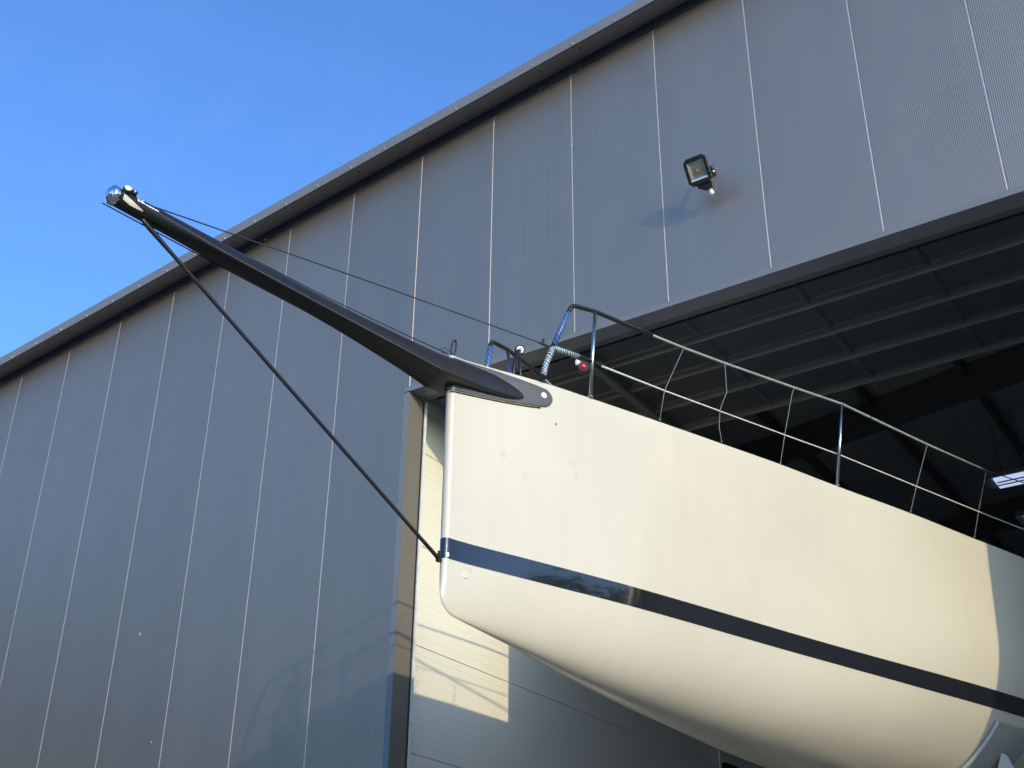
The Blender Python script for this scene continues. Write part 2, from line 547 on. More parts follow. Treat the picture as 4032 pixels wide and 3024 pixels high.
# ------------------------------------------------------------------ hull form (metres; s runs aft from the stem, b to port, z above the yard)
DS = [0, .69, 1.10, 1.73, 2.35, 2.98, 3.68, 4.59, 5.51, 6.29, 7.5, 9, 11, 13]
DB = [0.0, .25, .36, .52, .67, .82, .96, 1.16, 1.33, 1.48, 1.66, 1.82, 1.95, 2.0]
SS = [0, .72, 1.55, 3.39, 5.55, 6.28, 7.5, 9, 11, 13]
SB = [0, .18, .37, .70, 1.12, 1.24, 1.42, 1.58, 1.72, 1.78]
KS = [0, .25, .8, 1.5, 2.5, 4, 6, 9, 13]
KZ = [2.40, 2.370, 2.314, 2.238, 2.171, 2.107, 2.09, 2.13, 2.25]
def smooth(xs, ys, x):
    n = len(xs)
    if x <= xs[0]: return ys[0]
    if x >= xs[-1]: return ys[-1]
    i = max(j for j in range(n - 1) if xs[j] <= x)
    def sl(j):
        if j == 0: return (ys[1] - ys[0]) / (xs[1] - xs[0])
        if j == n - 1: return (ys[-1] - ys[-2]) / (xs[-1] - xs[-2])
        return (ys[j + 1] - ys[j - 1]) / (xs[j + 1] - xs[j - 1])
    h = xs[i + 1] - xs[i]; t = (x - xs[i]) / h
    return ((2 * t ** 3 - 3 * t * t + 1) * ys[i] + (t ** 3 - 2 * t * t + t) * h * sl(i)
            + (-2 * t ** 3 + 3 * t * t) * ys[i + 1] + (t ** 3 - t * t) * h * sl(i + 1))
ZDK, ZT, RS = 4.2, 3.3, .035
def pw(s):
    t = max(0, min(1, (s - 3.2) / 2.2))
    return 4.0 - 2.1 * t * t * (3 - 2 * t)
def keelz(s):
    k = smooth(KS, KZ, s)
    if s < .13:
        k += .12 * (1 - sqrt(max(0, 1 - (1 - max(s, 0) / .13) ** 2)))
    return k
def half(s, z):
    d = smooth(DS, DB, s); b = smooth(SS, SB, s)
    k = keelz(s)
    b /= sqrt(1 - ((ZT - 2.8) / (ZT - k)) ** pw(s))
    v = b + (d - b) * (z - 2.8) / 1.4
    f = 1.0
    if z < ZT:
        u = min(1, (ZT - z) / (ZT - k)); f = sqrt(max(0, 1 - u ** pw(s))); v *= f
    rr = RS * sqrt(max(0, 1 - max(0, 1 - s / RS) ** 2)) * f if s > 0 else 0
    r = sqrt(max(v, 0) ** 2 + rr * rr)
    if z > ZDK - .035:                       # rounded gunwale
        e = (z - (ZDK - .035)) / .035
        r = max(0, r - .03 * (1 - sqrt(max(0, 1 - e * e))) * min(1, r / .05))
    return r
def surf(s, z, off=0.0):
    """point on the port side, pushed out along the normal"""
    e = .004
    p = Vector((half(s, z), s, z))
    if off == 0: return p
    ds = Vector((half(s + e, z) - half(max(s - e, 0), z), e + min(e, s), 0))
    z1, z2 = min(z + e, ZDK - .036), max(z - e, keelz(s) + .002)
    dz = Vector((half(s, z1) - half(s, z2), 0, z1 - z2))
    n = dz.cross(ds)
    if n.length < 1e-9: n = Vector((0, -1, 0))
    n.normalize()
    if n.x < 0 : n = -n
    return p + n * off
def up(v): return Vector((v[0], v[1], v[2] + ZO))
def mir(v): return Vector((-v[0], v[1], v[2]))

PSI = .13
BS = .93
BASE = Vector((1.1852 + BS * (-3.3 - 1.1852), -8.645 + BS * (-2.84 + 8.645), ZO * (1 - BS)))
boat = empty('sailing_yacht', BASE, -PSI)
boat.scale = (BS, BS, BS)
tag(boat, 'white racing yacht poking its bow and long black bowsprit out of the hall door', 'sailing boat')

# materials of the boat
def hull_mat():
    m = mat('white_gelcoat', (0.58, 0.525, 0.418), 0.36, spec=0.4, coat=0.3, coat_rough=0.07)
    nt = m.node_tree; b = nt.nodes['Principled BSDF']
    tc = nt.nodes.new('ShaderNodeTexCoord')
    n1 = nt.nodes.new('ShaderNodeTexNoise'); n1.inputs['Scale'].default_value = 1.1; n1.inputs['Detail'].default_value = 3
    nt.links.new(tc.outputs['Object'], n1.inputs['Vector'])
    r1 = nt.nodes.new('ShaderNodeMapRange')
    r1.inputs['From Min'].default_value = .3; r1.inputs['From Max'].default_value = .7
    r1.inputs['To Min'].default_value = .965; r1.inputs['To Max'].default_value = 1.02
    nt.links.new(n1.outputs['Fac'], r1.inputs['Value'])
    fac = r1.outputs[0]
    # scuffs of a fender: small grey smears at their own places
    nz = nt.nodes.new('ShaderNodeTexNoise'); nz.inputs['Scale'].default_value = 38; nz.inputs['Detail'].default_value = 5
    nt.links.new(tc.outputs['Object'], nz.inputs['Vector'])
    for (b_, s_, z_, r_) in ((.129, .412, 3.554, .034), (.288, .961, 3.637, .030), (.18, .584, 3.446, .035), (.292, .998, 3.556, .035),
                             (.06, .205, 2.70, .028), (.08, .225, 2.73, .022)):
        d = nt.nodes.new('ShaderNodeVectorMath'); d.operation = 'DISTANCE'
        d.inputs[1].default_value = (b_, s_, z_ + ZO)
        nt.links.new(tc.outputs['Object'], d.inputs[0])
        a = nt.nodes.new('ShaderNodeMath'); a.operation = 'MULTIPLY_ADD'
        a.inputs[1].default_value = .085; 
        nt.links.new(nz.outputs['Fac'], a.inputs[0]); nt.links.new(d.outputs['Value'], a.inputs[2])
        mr = nt.nodes.new('ShaderNodeMapRange')
        mr.inputs['From Min'].default_value = r_ + .030; mr.inputs['From Max'].default_value = r_ + .040
        mr.inputs['To Min'].default_value = .92; mr.inputs['To Max'].default_value = 1.0
        nt.links.new(a.outputs[0], mr.inputs['Value'])
        mm = nt.nodes.new('ShaderNodeMath'); mm.operation = 'MULTIPLY'
        nt.links.new(fac, mm.inputs[0]); nt.links.new(mr.outputs[0], mm.inputs[1])
        fac = mm.outputs[0]
    ms = nt.nodes.new('ShaderNodeMapping'); ms.inputs['Scale'].default_value = (5, 5, .55)
    ns_ = nt.nodes.new('ShaderNodeTexNoise'); ns_.inputs['Scale'].default_value = 1.7; ns_.inputs['Detail'].default_value = 5
    nt.links.new(tc.outputs['Object'], ms.inputs[0]); nt.links.new(ms.outputs[0], ns_.inputs['Vector'])
    rs_ = nt.nodes.new('ShaderNodeMapRange')
    rs_.inputs['From Min'].default_value = .5; rs_.inputs['From Max'].default_value = .75
    rs_.inputs['To Min'].default_value = 1.0; rs_.inputs['To Max'].default_value = .972
    nt.links.new(ns_.outputs['Fac'], rs_.inputs['Value'])
    mk = nt.nodes.new('ShaderNodeMath'); mk.operation = 'MULTIPLY'
    nt.links.new(fac, mk.inputs[0]); nt.links.new(rs_.outputs[0], mk.inputs[1])
    fac = mk.outputs[0]
    sc = nt.nodes.new('ShaderNodeVectorMath'); sc.operation = 'SCALE'
    sc.inputs[0].default_value = (0.58, 0.525, 0.418)
    nt.links.new(fac, sc.inputs['Scale'])
    nt.links.new(sc.outputs[0], b.inputs['Base Color'])
    n2 = nt.nodes.new('ShaderNodeTexNoise'); n2.inputs['Scale'].default_value = 2.2; n2.inputs['Detail'].default_value = 2
    nt.links.new(tc.outputs['Object'], n2.inputs['Vector'])
    bp = nt.nodes.new('ShaderNodeBump'); bp.inputs['Distance'].default_value = .006; bp.inputs['Strength'].default_value = .6
    nt.links.new(n2.outputs['Fac'], bp.inputs['Height'])
    nt.links.new(bp.outputs[0], b.inputs['Normal'])
    nt.links.new(bp.outputs[0], b.inputs['Coat Normal'])
    return m
M['hull'] = hull_mat()
M['deck'] = mat('pale_deck', (0.62, 0.62, 0.60), 0.6, noise=(20, .05))
M['navy'] = mat('dark_navy_stripe', (0.010, 0.0115, 0.015), 0.12, coat=0.7, coat_rough=0.03, bump=(3.5, .004))
M['carbon'] = mat('black_carbon', (0.013, 0.013, 0.0135), 0.38, spec=.4, coat=.05, noise=(60, .18, (1, .02, 1)), bump=(90, .0012, (1, .02, 1)))
M['carbon_sat'] = mat('satin_carbon_plate', (0.075, 0.077, 0.078), 0.42, noise=(30, .08))
M['chrome'] = mat('polished_steel', (0.80, 0.80, 0.80), 0.07, 1.0)
M['inox'] = mat('stainless_tube', (0.52, 0.50, 0.45), 0.24, 1.0)
M['white'] = mat('white_plastic', (0.80, 0.80, 0.78), 0.35)
M['black'] = mat('black_plastic', (0.012, 0.012, 0.013), 0.4)
M['rod'] = mat('black_rod', (0.013, 0.013, 0.015), 0.45)
M['rope'] = mat('dark_rope', (0.025, 0.022, 0.028), 0.8, noise=(220, .3))
M['hose'] = mat('grey_lifeline_cover', (0.27, 0.28, 0.26), 0.45, noise=(12, .12))
M['dyneema'] = mat('pale_lifeline', (0.62, 0.59, 0.50), 0.6, noise=(60, .15))
M['lace'] = mat('grey_lacing', (0.20, 0.20, 0.185), 0.7)
M['sticker'] = mat('worn_cream_sticker', (0.62, 0.58, 0.50), 0.5, noise=(70, .18))
M['boltcap'] = mat('pale_bolt_cap', (0.66, 0.62, 0.54), 0.3)
M['red'] = mat('red_lens', (0.42, 0.012, 0.03), 0.08, coat=.6)
def tape_mat(name, ca, cb, pitch, axis_scale):
    m = mat(name, ca, 0.4)
    nt = m.node_tree; b = nt.nodes['Principled BSDF']
    tc = nt.nodes.new('ShaderNodeTexCoord')
    w = nt.nodes.new('ShaderNodeTexWave'); w.wave_type = 'BANDS'; w.bands_direction = 'DIAGONAL'
    mp = nt.nodes.new('ShaderNodeMapping'); mp.inputs['Scale'].default_value = axis_scale
    nt.links.new(tc.outputs['Object'], mp.inputs[0]); nt.links.new(mp.outputs[0], w.inputs[0])
    w.inputs['Scale'].default_value = pitch; w.inputs['Distortion'].default_value = 5.0; w.inputs['Detail'].default_value = 2
    r = nt.nodes.new('ShaderNodeValToRGB')
    r.color_ramp.elements[0].color = (*ca, 1); r.color_ramp.elements[0].position = .42
    r.color_ramp.elements[1].color = (*cb, 1); r.color_ramp.elements[1].position = .62
    nt.links.new(w.outputs['Fac'], r.inputs[0]); nt.links.new(r.outputs[0], b.inputs['Base Color'])
    return m
M['tape_blue'] = tape_mat('blue_wrap_tape', (0.03, 0.07, 0.20), (0.08, 0.16, 0.34), 5, (3, 3, 2))
M['tape_pale'] = tape_mat('pale_wrap_tape', (0.40, 0.50, 0.55), (0.02, 0.03, 0.045), 8, (1, 2, 3.2))
M['tape_pale2'] = tape_mat('pale_wrap_tape_arm', (0.38, 0.50, 0.52), (0.03, 0.05, 0.06), 9, (1, 3.2, 1))

# hull shell
st = [0, .002, .006, .012, .02, .03, .042, .06, .085, .115, .15, .2, .26, .34, .43, .53, .65]
while st[-1] < 13: st.append(min(13, st[-1] + (.16 if st[-1] < 7 else .35)))
NS = 30
def zs_at(s):
    k = keelz(s)
    a = [k + (ZT - k) * (1 - cos(pi / 2 * i / NS)) for i in range(NS + 1)]
    b = [ZT + (ZDK - .035 - ZT) * i / 14 for i in range(1, 15)]
    c = [ZDK - .035 + .035 * sin(pi / 2 * i / 5) for i in range(1, 6)]
    return a + b + c
hv, hf = [], []
nz = NS + 1 + 14 + 5
for s in st:
    zz = zs_at(s)
    row = [up((half(s, z), s, z)) for z in zz]
    row[0].x = 0
    hv += row + [mir(v) for v in row]
for i in range(len(st) - 1):
    A, B = i * 2 * nz, (i + 1) * 2 * nz
    for k in range(nz - 1):
        hf.append((A + k, A + k + 1, B + k + 1, B + k))
        hf.append((A + nz + k, B + nz + k, B + nz + k + 1, A + nz + k + 1))
E_ = (len(st) - 1) * 2 * nz
hf.append(tuple([E_ + k for k in range(nz)] + [E_ + nz + k for k in range(nz - 1, 0, -1)]))
bm = bmesh.new()
bv = [bm.verts.new(v) for v in hv]
for f in hf:
    try: bm.faces.new([bv[i] for i in f])
    except ValueError: pass
bmesh.ops.remove_doubles(bm, verts=bm.verts, dist=.0004)
bmesh.ops.recalc_face_normals(bm, faces=bm.faces)
for f in bm.faces: f.smooth = len(f.verts) < 6
me = bpy.data.meshes.new('hull'); bm.to_mesh(me); bm.free()
me.materials.append(M['hull'])
hull = bpy.data.objects.new('hull', me); COL.objects.link(hull); hull.parent = boat
# deck
dv, df = [], []
for s in st:
    h = half(s, ZDK)
    for t in (-1, -.6, 0, .6, 1):
        dv.append((h * t, s, ZDK + ZO + .03 * (1 - t * t) * min(1, h) - .001))
for i in range(len(st) - 1):
    for k in range(4):
        df.append((i * 5 + k, i * 5 + k + 1, (i + 1) * 5 + k + 1, (i + 1) * 5 + k))
new_mesh('deck', dv, df, M['deck'], boat, True)

# boot stripe wraps both sides and the stem, 2 mm proud
sv, sf = [], []
sst = [0.0, .004, .01, .02, .03, .045, .07, .1] + [.1 + .12 * i for i in range(1, 100)]
sst = [s for s in sst if s <= 12.9]
zz5 = [2.732, 2.77, 2.80, 2.84, 2.868]
path = [(-1, s) for s in sst[::-1]] + [(1, s) for s in sst[1:]]
for sg, s in path:
    for z in zz5:
        v = up(surf(s, z, .002))
        if s == 0: v = Vector((0, -.002, z + ZO))
        sv.append(v if sg > 0 else mir(v))
for i in range(len(path) - 1):
    for k in range(4):
        sf.append((i * 5 + k, i * 5 + k + 1, (i + 1) * 5 + k + 1, (i + 1) * 5 + k))
new_mesh('boot_stripe', sv, sf, M['navy'], hull, True)

# keel fin and bulb below (in the hall, under the frame)
kf = MB()
n = 20
def foil(c, ch, th, z):
    out = []
    for k in range(n):
        t = 2 * pi * k / n
        x = .5 * (1 - cos(t)); y = th * sin(t) * (1 - .5 * x)
        out.append((y, c + ch * (x - .5), z))
    return out
ringsK = [foil(6.4, .85, .075, 3.76), foil(6.45, .7, .065, 2.0), foil(6.5, .6, .06, .75)]
kf.add(sum(ringsK, []), [(i * n + k, i * n + (k + 1) % n, (i + 1) * n + (k + 1) % n, (i + 1) * n + k) for i in range(2) for k in range(n)] + [tuple(range(n)), tuple(range(2 * n, 3 * n))])
kf.build('keel', M['hull'], boat, True)
kb = MB()
kb.disc((0, 5.3, .62), (0, 1, 0), [(.001, 0), (.1, .06), (.19, .3), (.24, .8), (.22, 1.4), (.12, 2.0), (.01, 2.4)], 18)
kb.build('keel_bulb', M['rubber'], boat, True)

# bowsprit: one tapered tube that swells round the stem and dies into the topsides
def lerp(a, t): return smooth([p[0] for p in a], [p[1] for p in a], t)
TOPZ = [(-2.6, 4.122), (-2.0, 4.127), (-1.07, 4.130), (-.4, 4.158), (-.15, 4.175), (0, 4.188), (.1, 4.190), (.3, 4.185), (.45, 4.172), (.53, 4.145), (.58, 4.085)]
BOTZ = [(-2.6, 3.990), (-2.0, 3.972), (-1.07, 3.951), (-.4, 3.90), (-.15, 3.868), (-.03, 3.853), (.03, 3.90), (.1, 3.937), (.3, 3.945), (.45, 3.955), (.53, 3.985), (.58, 4.045)]
# section: round at the tip, soon flat underneath with a crease on either side and a domed top
SECT = [(0.0, 3.955, 4.170, .126), (.05, 3.960, 4.174, .128), (.1, 3.964, 4.176, .132), (.2, 3.965, 4.176, .146), (.3, 3.966, 4.172, .170), (.4, 3.970, 4.160, .190), (.48, 3.982, 4.140, .203), (.54, 4.004, 4.112, .209), (.58, 4.04, 4.07, .205)]
def frame(s):
    """mid height, height above it, depth below it, half width, squareness"""
    if s <= -.1:
        zt, zb = lerp(TOPZ, s), lerp(BOTZ, s)
        H = zt - zb
        v = max(0, min(1, (s + 2.58) / .75)); v = v * v * (3 - 2 * v)
        return ((zt + zb) / 2 * (1 - v) + (zb + .31 * H) * v, H * (.393 * (1 - v) + .60 * v), H * .393 * (1 - v) + .012 * v, .392 * H, 2.0)
    a = frame(-.1001)
    def b_(t):
        cols_ = [[q[0] for q in SECT], [q[1] for q in SECT], [q[2] for q in SECT], [q[3] for q in SECT]]
        zb_, zt_, w_ = (smooth(cols_[0], cols_[k], t) for k in (1, 2, 3))
        return (zb_ + .012, zt_ - zb_ - .012, .012 + .03 * max(0, (t - .4) / .18), w_, 2.0 + .9 * min(1, max(0, t) / .3))
    if s >= 0: return b_(s)
    r = (s + .1) / .1
    return tuple(p_ * (1 - r) + q_ * r for p_, q_ in zip(a, b_(0)))
stn = [-2.6 + .1 * i for i in range(24)] + [-.22, -.15, -.1, -.06, -.03, -.005, .015, .04, .07, .1, .15, .2, .26, .32, .38, .43, .47, .50, .53, .55, .565, .575, .58]
ns = 40
def sec_x(s, z):
    zc, hu, hd, w, n_ = frame(s)
    if z >= zc:
        return w * max(0, 1 - min(1, (z - zc) / hu) ** n_) ** (1 / n_)
    return w * sqrt(max(0, 1 - min(1, (zc - z) / hd) ** 2))
sp = MB(); vs = []
for s in stn:
    zc, hu, hd, w, n_ = frame(s)
    hz = [zc - hd * cos(pi / 2 * k / 8) for k in range(9)] + [zc + hu * sin(pi / 2 * k / 13) for k in range(1, 14)]
    ring = [up((sec_x(s, z), s, z)) for z in hz]
    vs += ring + [mir(p) for p in ring[-2:0:-1]]
ns = len(vs) // len(stn)
sp.add(vs, [(i * ns + k, i * ns + (k + 1) % ns, (i + 1) * ns + (k + 1) % ns, (i + 1) * ns + k) for i in range(len(stn) - 1) for k in range(ns)]
       + [tuple(range(ns)), tuple((len(stn) - 1) * ns + k for k in range(ns))])
sprit = sp.build('bowsprit', M['carbon'], boat, ang=62)
# polished end cap
ec = MB()
ec.disc((0, -2.585, 4.056 + ZO), (0, -1, 0), [(.050, 0), (.0555, .003), (.056, .026), (.053, .034), (.047, .038), (.044, .039), (.040, .043), (.030, .051), (.018, .055), (.008, .056), (.001, .056)], 32)
ec.build('end_cap', M['chrome'], sprit, True)
# sheave discs on the top near the tip
a_ = (.9, -.25, .35)
m_ = MB(); m_.disc(up((.046, -2.552, 4.098)), a_, [(.025, -.025), (.025, .010), (.022, .013)], 20); m_.build('sheave_housing', M['black'], sprit, True)
m_ = MB(); m_.disc(up((.046, -2.552, 4.098)), a_, [(.020, .0132), (.020, .016), (.016, .017), (.001, .017)], 20); m_.build('sheave_disc', M['white'], sprit, True)
m_ = MB(); m_.disc(up((.040, -2.505, 4.108)), a_, [(.014, -.02), (.017, .008), (.014, .012), (.001, .013)], 16); m_.build('rope_block', M['black'], sprit, True)
m_ = MB(); m_.disc(up((.040, -2.505, 4.108)), a_, [(.006, .0132), (.006, .015), (.001, .015)], 10); m_.build('block_pin', M['white'], sprit, True)
# port-side decal strips follow the tube
def on_sprit(s, z, off=.0012):
    return up((sec_x(s, z) + off, s, z))
def patch(poly_top, poly_bot, n=10):
    """strip between two (s,z) polylines"""
    m_ = MB(); vs = []
    for i in range(n + 1):
        t = i / n
        def at(pl):
            f = t * (len(pl) - 1); k = min(int(f), len(pl) - 2); r = f - k
            return (pl[k][0] * (1 - r) + pl[k + 1][0] * r, pl[k][1] * (1 - r) + pl[k + 1][1] * r)
        a, b = at(poly_top), at(poly_bot)
        for q in range(5):
            r = q / 4
            vs.append(on_sprit(a[0] * (1 - r) + b[0] * r, a[1] * (1 - r) + b[1] * r))
    m_.add(vs, [(i * 5 + q, i * 5 + q + 1, (i + 1) * 5 + q + 1, (i + 1) * 5 + q) for i in range(n) for q in range(4)])
    return m_
patch([(-2.568, 4.062), (-2.50, 4.040), (-2.437, 4.022)], [(-2.568, 4.028), (-2.52, 4.018), (-2.440, 4.018)]).build('worn_sticker', M['sticker'], sprit, True)
lg = MB()
def add_patch(t_, b_): 
    p_ = patch(t_, b_, 6); lg.add(p_.v, p_.f)
za, zb2 = 4.098, 4.066
def cell(s0, s1, zt_, zb_): add_patch([(s0, zt_), (s1, zt_)], [(s0, zb_), (s1, zb_)])
# blocky white emblem "CC" with a long underline running aft
for s0 in (-2.486, -2.462):
    cell(s0, s0 + .006, 4.084, 4.0665)
    cell(s0 + .006, s0 + .019, 4.084, 4.0795)
    cell(s0 + .006, s0 + .019, 4.0705, 4.0665)
cell(-2.486, -2.43, 4.066, 4.0605)
add_patch([(-2.43, 4.067), (-2.350, 4.0665)], [(-2.43, 4.0595), (-2.352, 4.0600)])
lg.build('white_emblem', M['white'], sprit, True)
# stitched seam line low on the side
sl = [on_sprit(-2.42 + i * .05, frame(-2.42 + i * .05)[0] + .004, .0) for i in range(46)]
M['seam'] = mat('braided_seam', (0.10, 0.10, 0.10), 0.6, noise=(150, .6))
MB().tube(sl, .0028, 6).build('seam_cord', M['seam'], sprit, True)

# cheek plates bolted to either side of the stem
CT = [(.0, 4.172), (.072, 4.172), (.269, 4.170), (.442, 4.160), (.572, 4.150), (.65, 4.143), (.69, 4.137)]
CB = [(.0, 3.922), (.104, 3.935), (.281, 3.948), (.448, 3.962), (.623, 3.983), (.69, 3.995)]
def cheek(sg):
    cols_ = [.0, .006, .014, .025, .04, .07, .12, .18, .24, .30, .36, .42, .48, .54, .60, .65, .69]
    zc, rr = 4.066, .071
    cols_ += [.69 + .078 * sin(pi / 2 * i / 10) for i in range(1, 11)]
    vs, fs, R_ = [], [], 9
    for s in cols_:
        if s <= .69: zt, zb = lerp(CT, s), lerp(CB, s)
        else:
            h_ = rr * sqrt(max(0, 1 - ((s - .69) / .078) ** 2)) + .0003; zt, zb = zc + h_, zc - h_
        for off in (.014, -.004):
            for k in range(R_):
                z = zb + (zt - zb) * k / (R_ - 1)
                o_ = off
                if off > 0 and k in (0, R_ - 1): o_ = .009
                v = up(surf(s, z, o_)) if s > 0 else Vector((0, -o_, z + ZO))
                vs.append(v if sg > 0 else mir(v))
    W_ = 2 * R_
    for i in range(len(cols_) - 1):
        for k in range(R_ - 1):
            fs.append((i * W_ + k, i * W_ + k + 1, (i + 1) * W_ + k + 1, (i + 1) * W_ + k))
            fs.append((i * W_ + R_ + k, (i + 1) * W_ + R_ + k, (i + 1) * W_ + R_ + k + 1, i * W_ + R_ + k + 1))
        for k in (0, R_ - 1):
            fs.append((i * W_ + k, (i + 1) * W_ + k, (i + 1) * W_ + R_ + k, i * W_ + R_ + k))
    L_ = (len(cols_) - 1) * W_
    for k in range(R_ - 1):
        fs.append((L_ + k, L_ + k + 1, L_ + R_ + k + 1, L_ + R_ + k))
    o = new_mesh('cheek_plate', vs, fs, M['carbon_sat'], boat)
    sharp(o, 40)
    p0 = surf(.696, 4.078, .0145); n0 = (surf(.696, 4.078, .02) - surf(.696, 4.078, 0)).normalized()
    if sg < 0: p0, n0 = mir(p0), mir(n0)
    q = MB().disc(up(p0), n0, [(.023, -.004), (.023, .003), (.019, .006), (.006, .006), (.005, .002), (.001, .002)], 24)
    q.build('bolt', M['white'], o, True)
    return o
cheek(1); cheek(-1)
# dark sealant line under the plate on the stem
sl = [up(surf(s, lerp(CB, s) - .012, .003)) for s in (.004, .02, .05, .1, .2, .3, .4, .5, .6, .68)]
MB().tube(sl, .005, 6).build('sealant_bead', M['rubber'], boat, True)
# lower bolt and small plugged hole
for (s_, z_, r_, nm, mt) in ((.171, 2.653, .021, 'hull_bolt', 'boltcap'), (.811, 3.894, .008, 'hull_plug', 'lace')):
    p0 = surf(s_, z_, 0); n0 = (surf(s_, z_, .02) - p0).normalized()
    q = MB().disc(up(p0), n0, [(r_, -.004), (r_, .003), (r_ * .85, .006), (r_ * .3, .006), (r_ * .25, .003), (.0005, .003)], 20)
    q.build(nm, M[mt], boat, True)
# bobstay and its bow fitting
top, low = up((0, -2.42, 4.006)), up((0, -.022, 2.722))
d = (low - top)
bs_pts = [top + Vector((0, -.012, .02)), top + d * .012, top + d * .03, top + d * .1, top + d * .5, top + d * .93, low]
MB().tube(bs_pts, [.008, .0145, .015, .0115, .0115, .0122, .0135], 10).build('bobstay', M['rod'], boat, True)
bf = MB()
bf.box(-.006, .006, -.028, .004, 2.705 + ZO, 2.775 + ZO).box(-.013, .013, -.036, -.012, 2.703 + ZO, 2.722 + ZO)
bf.build('bobstay_fitting', M['rubber'], boat)
MB().add([up(surf(.012, 2.765, .0035)), up(surf(.03, 2.772, .0035)), up(surf(.034, 2.752, .0035)), up(surf(.024, 2.735, .0035)), up(surf(.016, 2.75, .0035))], [(0, 1, 2, 3, 4)]).build('paint_chip', M['white'], hull)

# pulpit
def pulpit(sg):
    f = (lambda p: up(p)) if sg > 0 else (lambda p: mir(up(p)))
    base, T, bend = (.272, .674, 4.195), (.325, .715, 4.454), (.40, .846, 4.845)
    s1 = (.437, 1.079, 4.884); joint = (.491, 1.40, 4.895)
    rail = arc_pts([f(T), f(bend), f(s1), f(joint), f((.545, 1.65, 4.897))], .05, 6)
    MB().tube(rail, .0165, 12).build('pulpit_rail', M['carbon'], boat, True)
    leg = arc_pts([f(base), f((.283, .680, 4.30)), f(T)], .05, 5)
    MB().tube(leg, .0165, 12).build('pulpit_leg', M['carbon'], boat, True)
    tp = Vector(T); bn = Vector(bend)
    if sg > 0:
        MB().tube([f(tp.lerp(bn, .06)), f(tp.lerp(bn, .5)), f(tp.lerp(bn, .80))], .0205, 14).build('tape_wrap', M['tape_blue'], boat, True)
        lg2 = arc_pts([f((.2725, .674, 4.225)), f((.283, .680, 4.30)), f(T)], .05, 5)
        MB().tube(lg2, .0215, 14).build('tape_wrap', M['tape_pale'], boat, True)
    else:
        MB().tube([f(tp), f(tp.lerp(bn, .5)), f(tp.lerp(bn, .80))], .0205, 14).build('tape_wrap', M['tape_blue'], boat, True)
    mid_end = (.392, 1.115, 4.481)
    MB().tube([f(T), f((.37, .968, 4.470)), f(mid_end)], .0145, 12).build('pulpit_brace', M['carbon'], boat, True)
    if sg > 0:
        MB().tube([f(T), f((.345, .84, 4.463)), f((.367, .955, 4.469))], .0195, 14).build('tape_wrap', M['tape_pale2'], boat, True)
pulpit(1); pulpit(-1)
def stanchion(s, b, top, rb, sg, m):
    f = (lambda p: up(p)) if sg > 0 else (lambda p: mir(up(p)))
    o = MB().tube([f((b, s, 4.19)), f(top)], rb, 12).build('stanchion', m, boat, True)
    q = MB().disc(f((b, s, 4.198)), (0, 0, 1), [(.022, 0), (.021, .004), (.016, .008), (.015, .03), (.0125, .032)], 16)
    q.build('stanchion_base', M['inox'], o, True)
    if s > 2:
        MB().ball(f(top), .014).build('stanchion_cap', M['black'], o, True)
    return o
for sg in (1, -1):
    stanchion(1.10, .357, (.437, 1.079, 4.88), .0140, sg, M['inox'])
    if sg > 0: stanchion(3.672, .945, (1.10, 3.635, 4.895), .0125, sg, M['inox'])
    else: stanchion(4.25, 1.06, (1.19, 4.25, 4.895), .0125, sg, M['inox'])
    stanchion(6.6, 1.50, (1.66, 6.6, 4.895), .0125, sg, M['inox'])
RAIL = [(.485, 1.38, 4.895), (.616, 1.976, 4.9), (.728, 2.393, 4.9), (.94, 3.114, 4.9), (1.10, 3.635, 4.9), (1.302, 4.842, 4.9), (1.475, 5.734, 4.9)]
RTHIN = [(1.475, 5.734, 4.9), (1.637, 6.24, 4.9), (1.8, 8.6, 4.9), (1.95, 11, 4.9)]
LOW = [(.41, 1.175, 4.467), (.54, 1.832, 4.475), (.675, 2.351, 4.468), (.83, 3.074, 4.482), (.985, 3.70, 4.482), (1.2, 4.686, 4.465), (1.36, 5.676, 4.492), (1.5, 6.45, 4.51), (1.8, 8.6, 4.5), (1.95, 11, 4.5)]
LACE = [[(.528, 1.723, 4.2), (.54, 1.79, 4.47), (.616, 1.976, 4.895)],
        [(.673, 2.342, 4.2), (.668, 2.33, 4.33), (.68, 2.345, 4.477), (.695, 2.375, 4.56), (.71, 2.418, 4.65), (.715, 2.41, 4.72), (.728, 2.393, 4.895)],
        [(.815, 2.981, 4.2), (.83, 3.07, 4.475), (.925, 3.095, 4.84), (.94, 3.114, 4.895)],
        [(1.157, 4.589, 4.2), (1.2, 4.70, 4.47), (1.302, 4.842, 4.895)],
        [(1.337, 5.508, 4.2), (1.36, 5.66, 4.49), (1.475, 5.734, 4.895)]]
for sg in (1, -1):
    f = (lambda p: up(p)) if sg > 0 else (lambda p: mir(up(p)))
    MB().tube([f(p) for p in RAIL], .0105, 10).build('lifeline', M['hose'], boat, True)
    MB().tube([f(p) for p in RTHIN], .005, 8).build('lifeline', M['rope'], boat, True)
    MB().tube([f(p) for p in LOW], [.008, .0062] + [.0052] * (len(LOW) - 2), 8).build('lifeline', M['dyneema'], boat, True)
    for ln in LACE:
        MB().tube([f(p) for p in ln], .0030, 6).build('lacing', M['lace'], boat, True)
        MB().disc(f((ln[0][0], ln[0][1], 4.196)), (0, 0, 1), [(.007, 0), (.007, .006), (.004, .009)], 10).build('lacing_eye', M['lace'], boat)
    for p in ((1.03, 3.41, 4.9), (1.165, 4.02, 4.9)):
        MB().ball(f(p), .014).build('lifeline_clip', M['black'], boat, True)
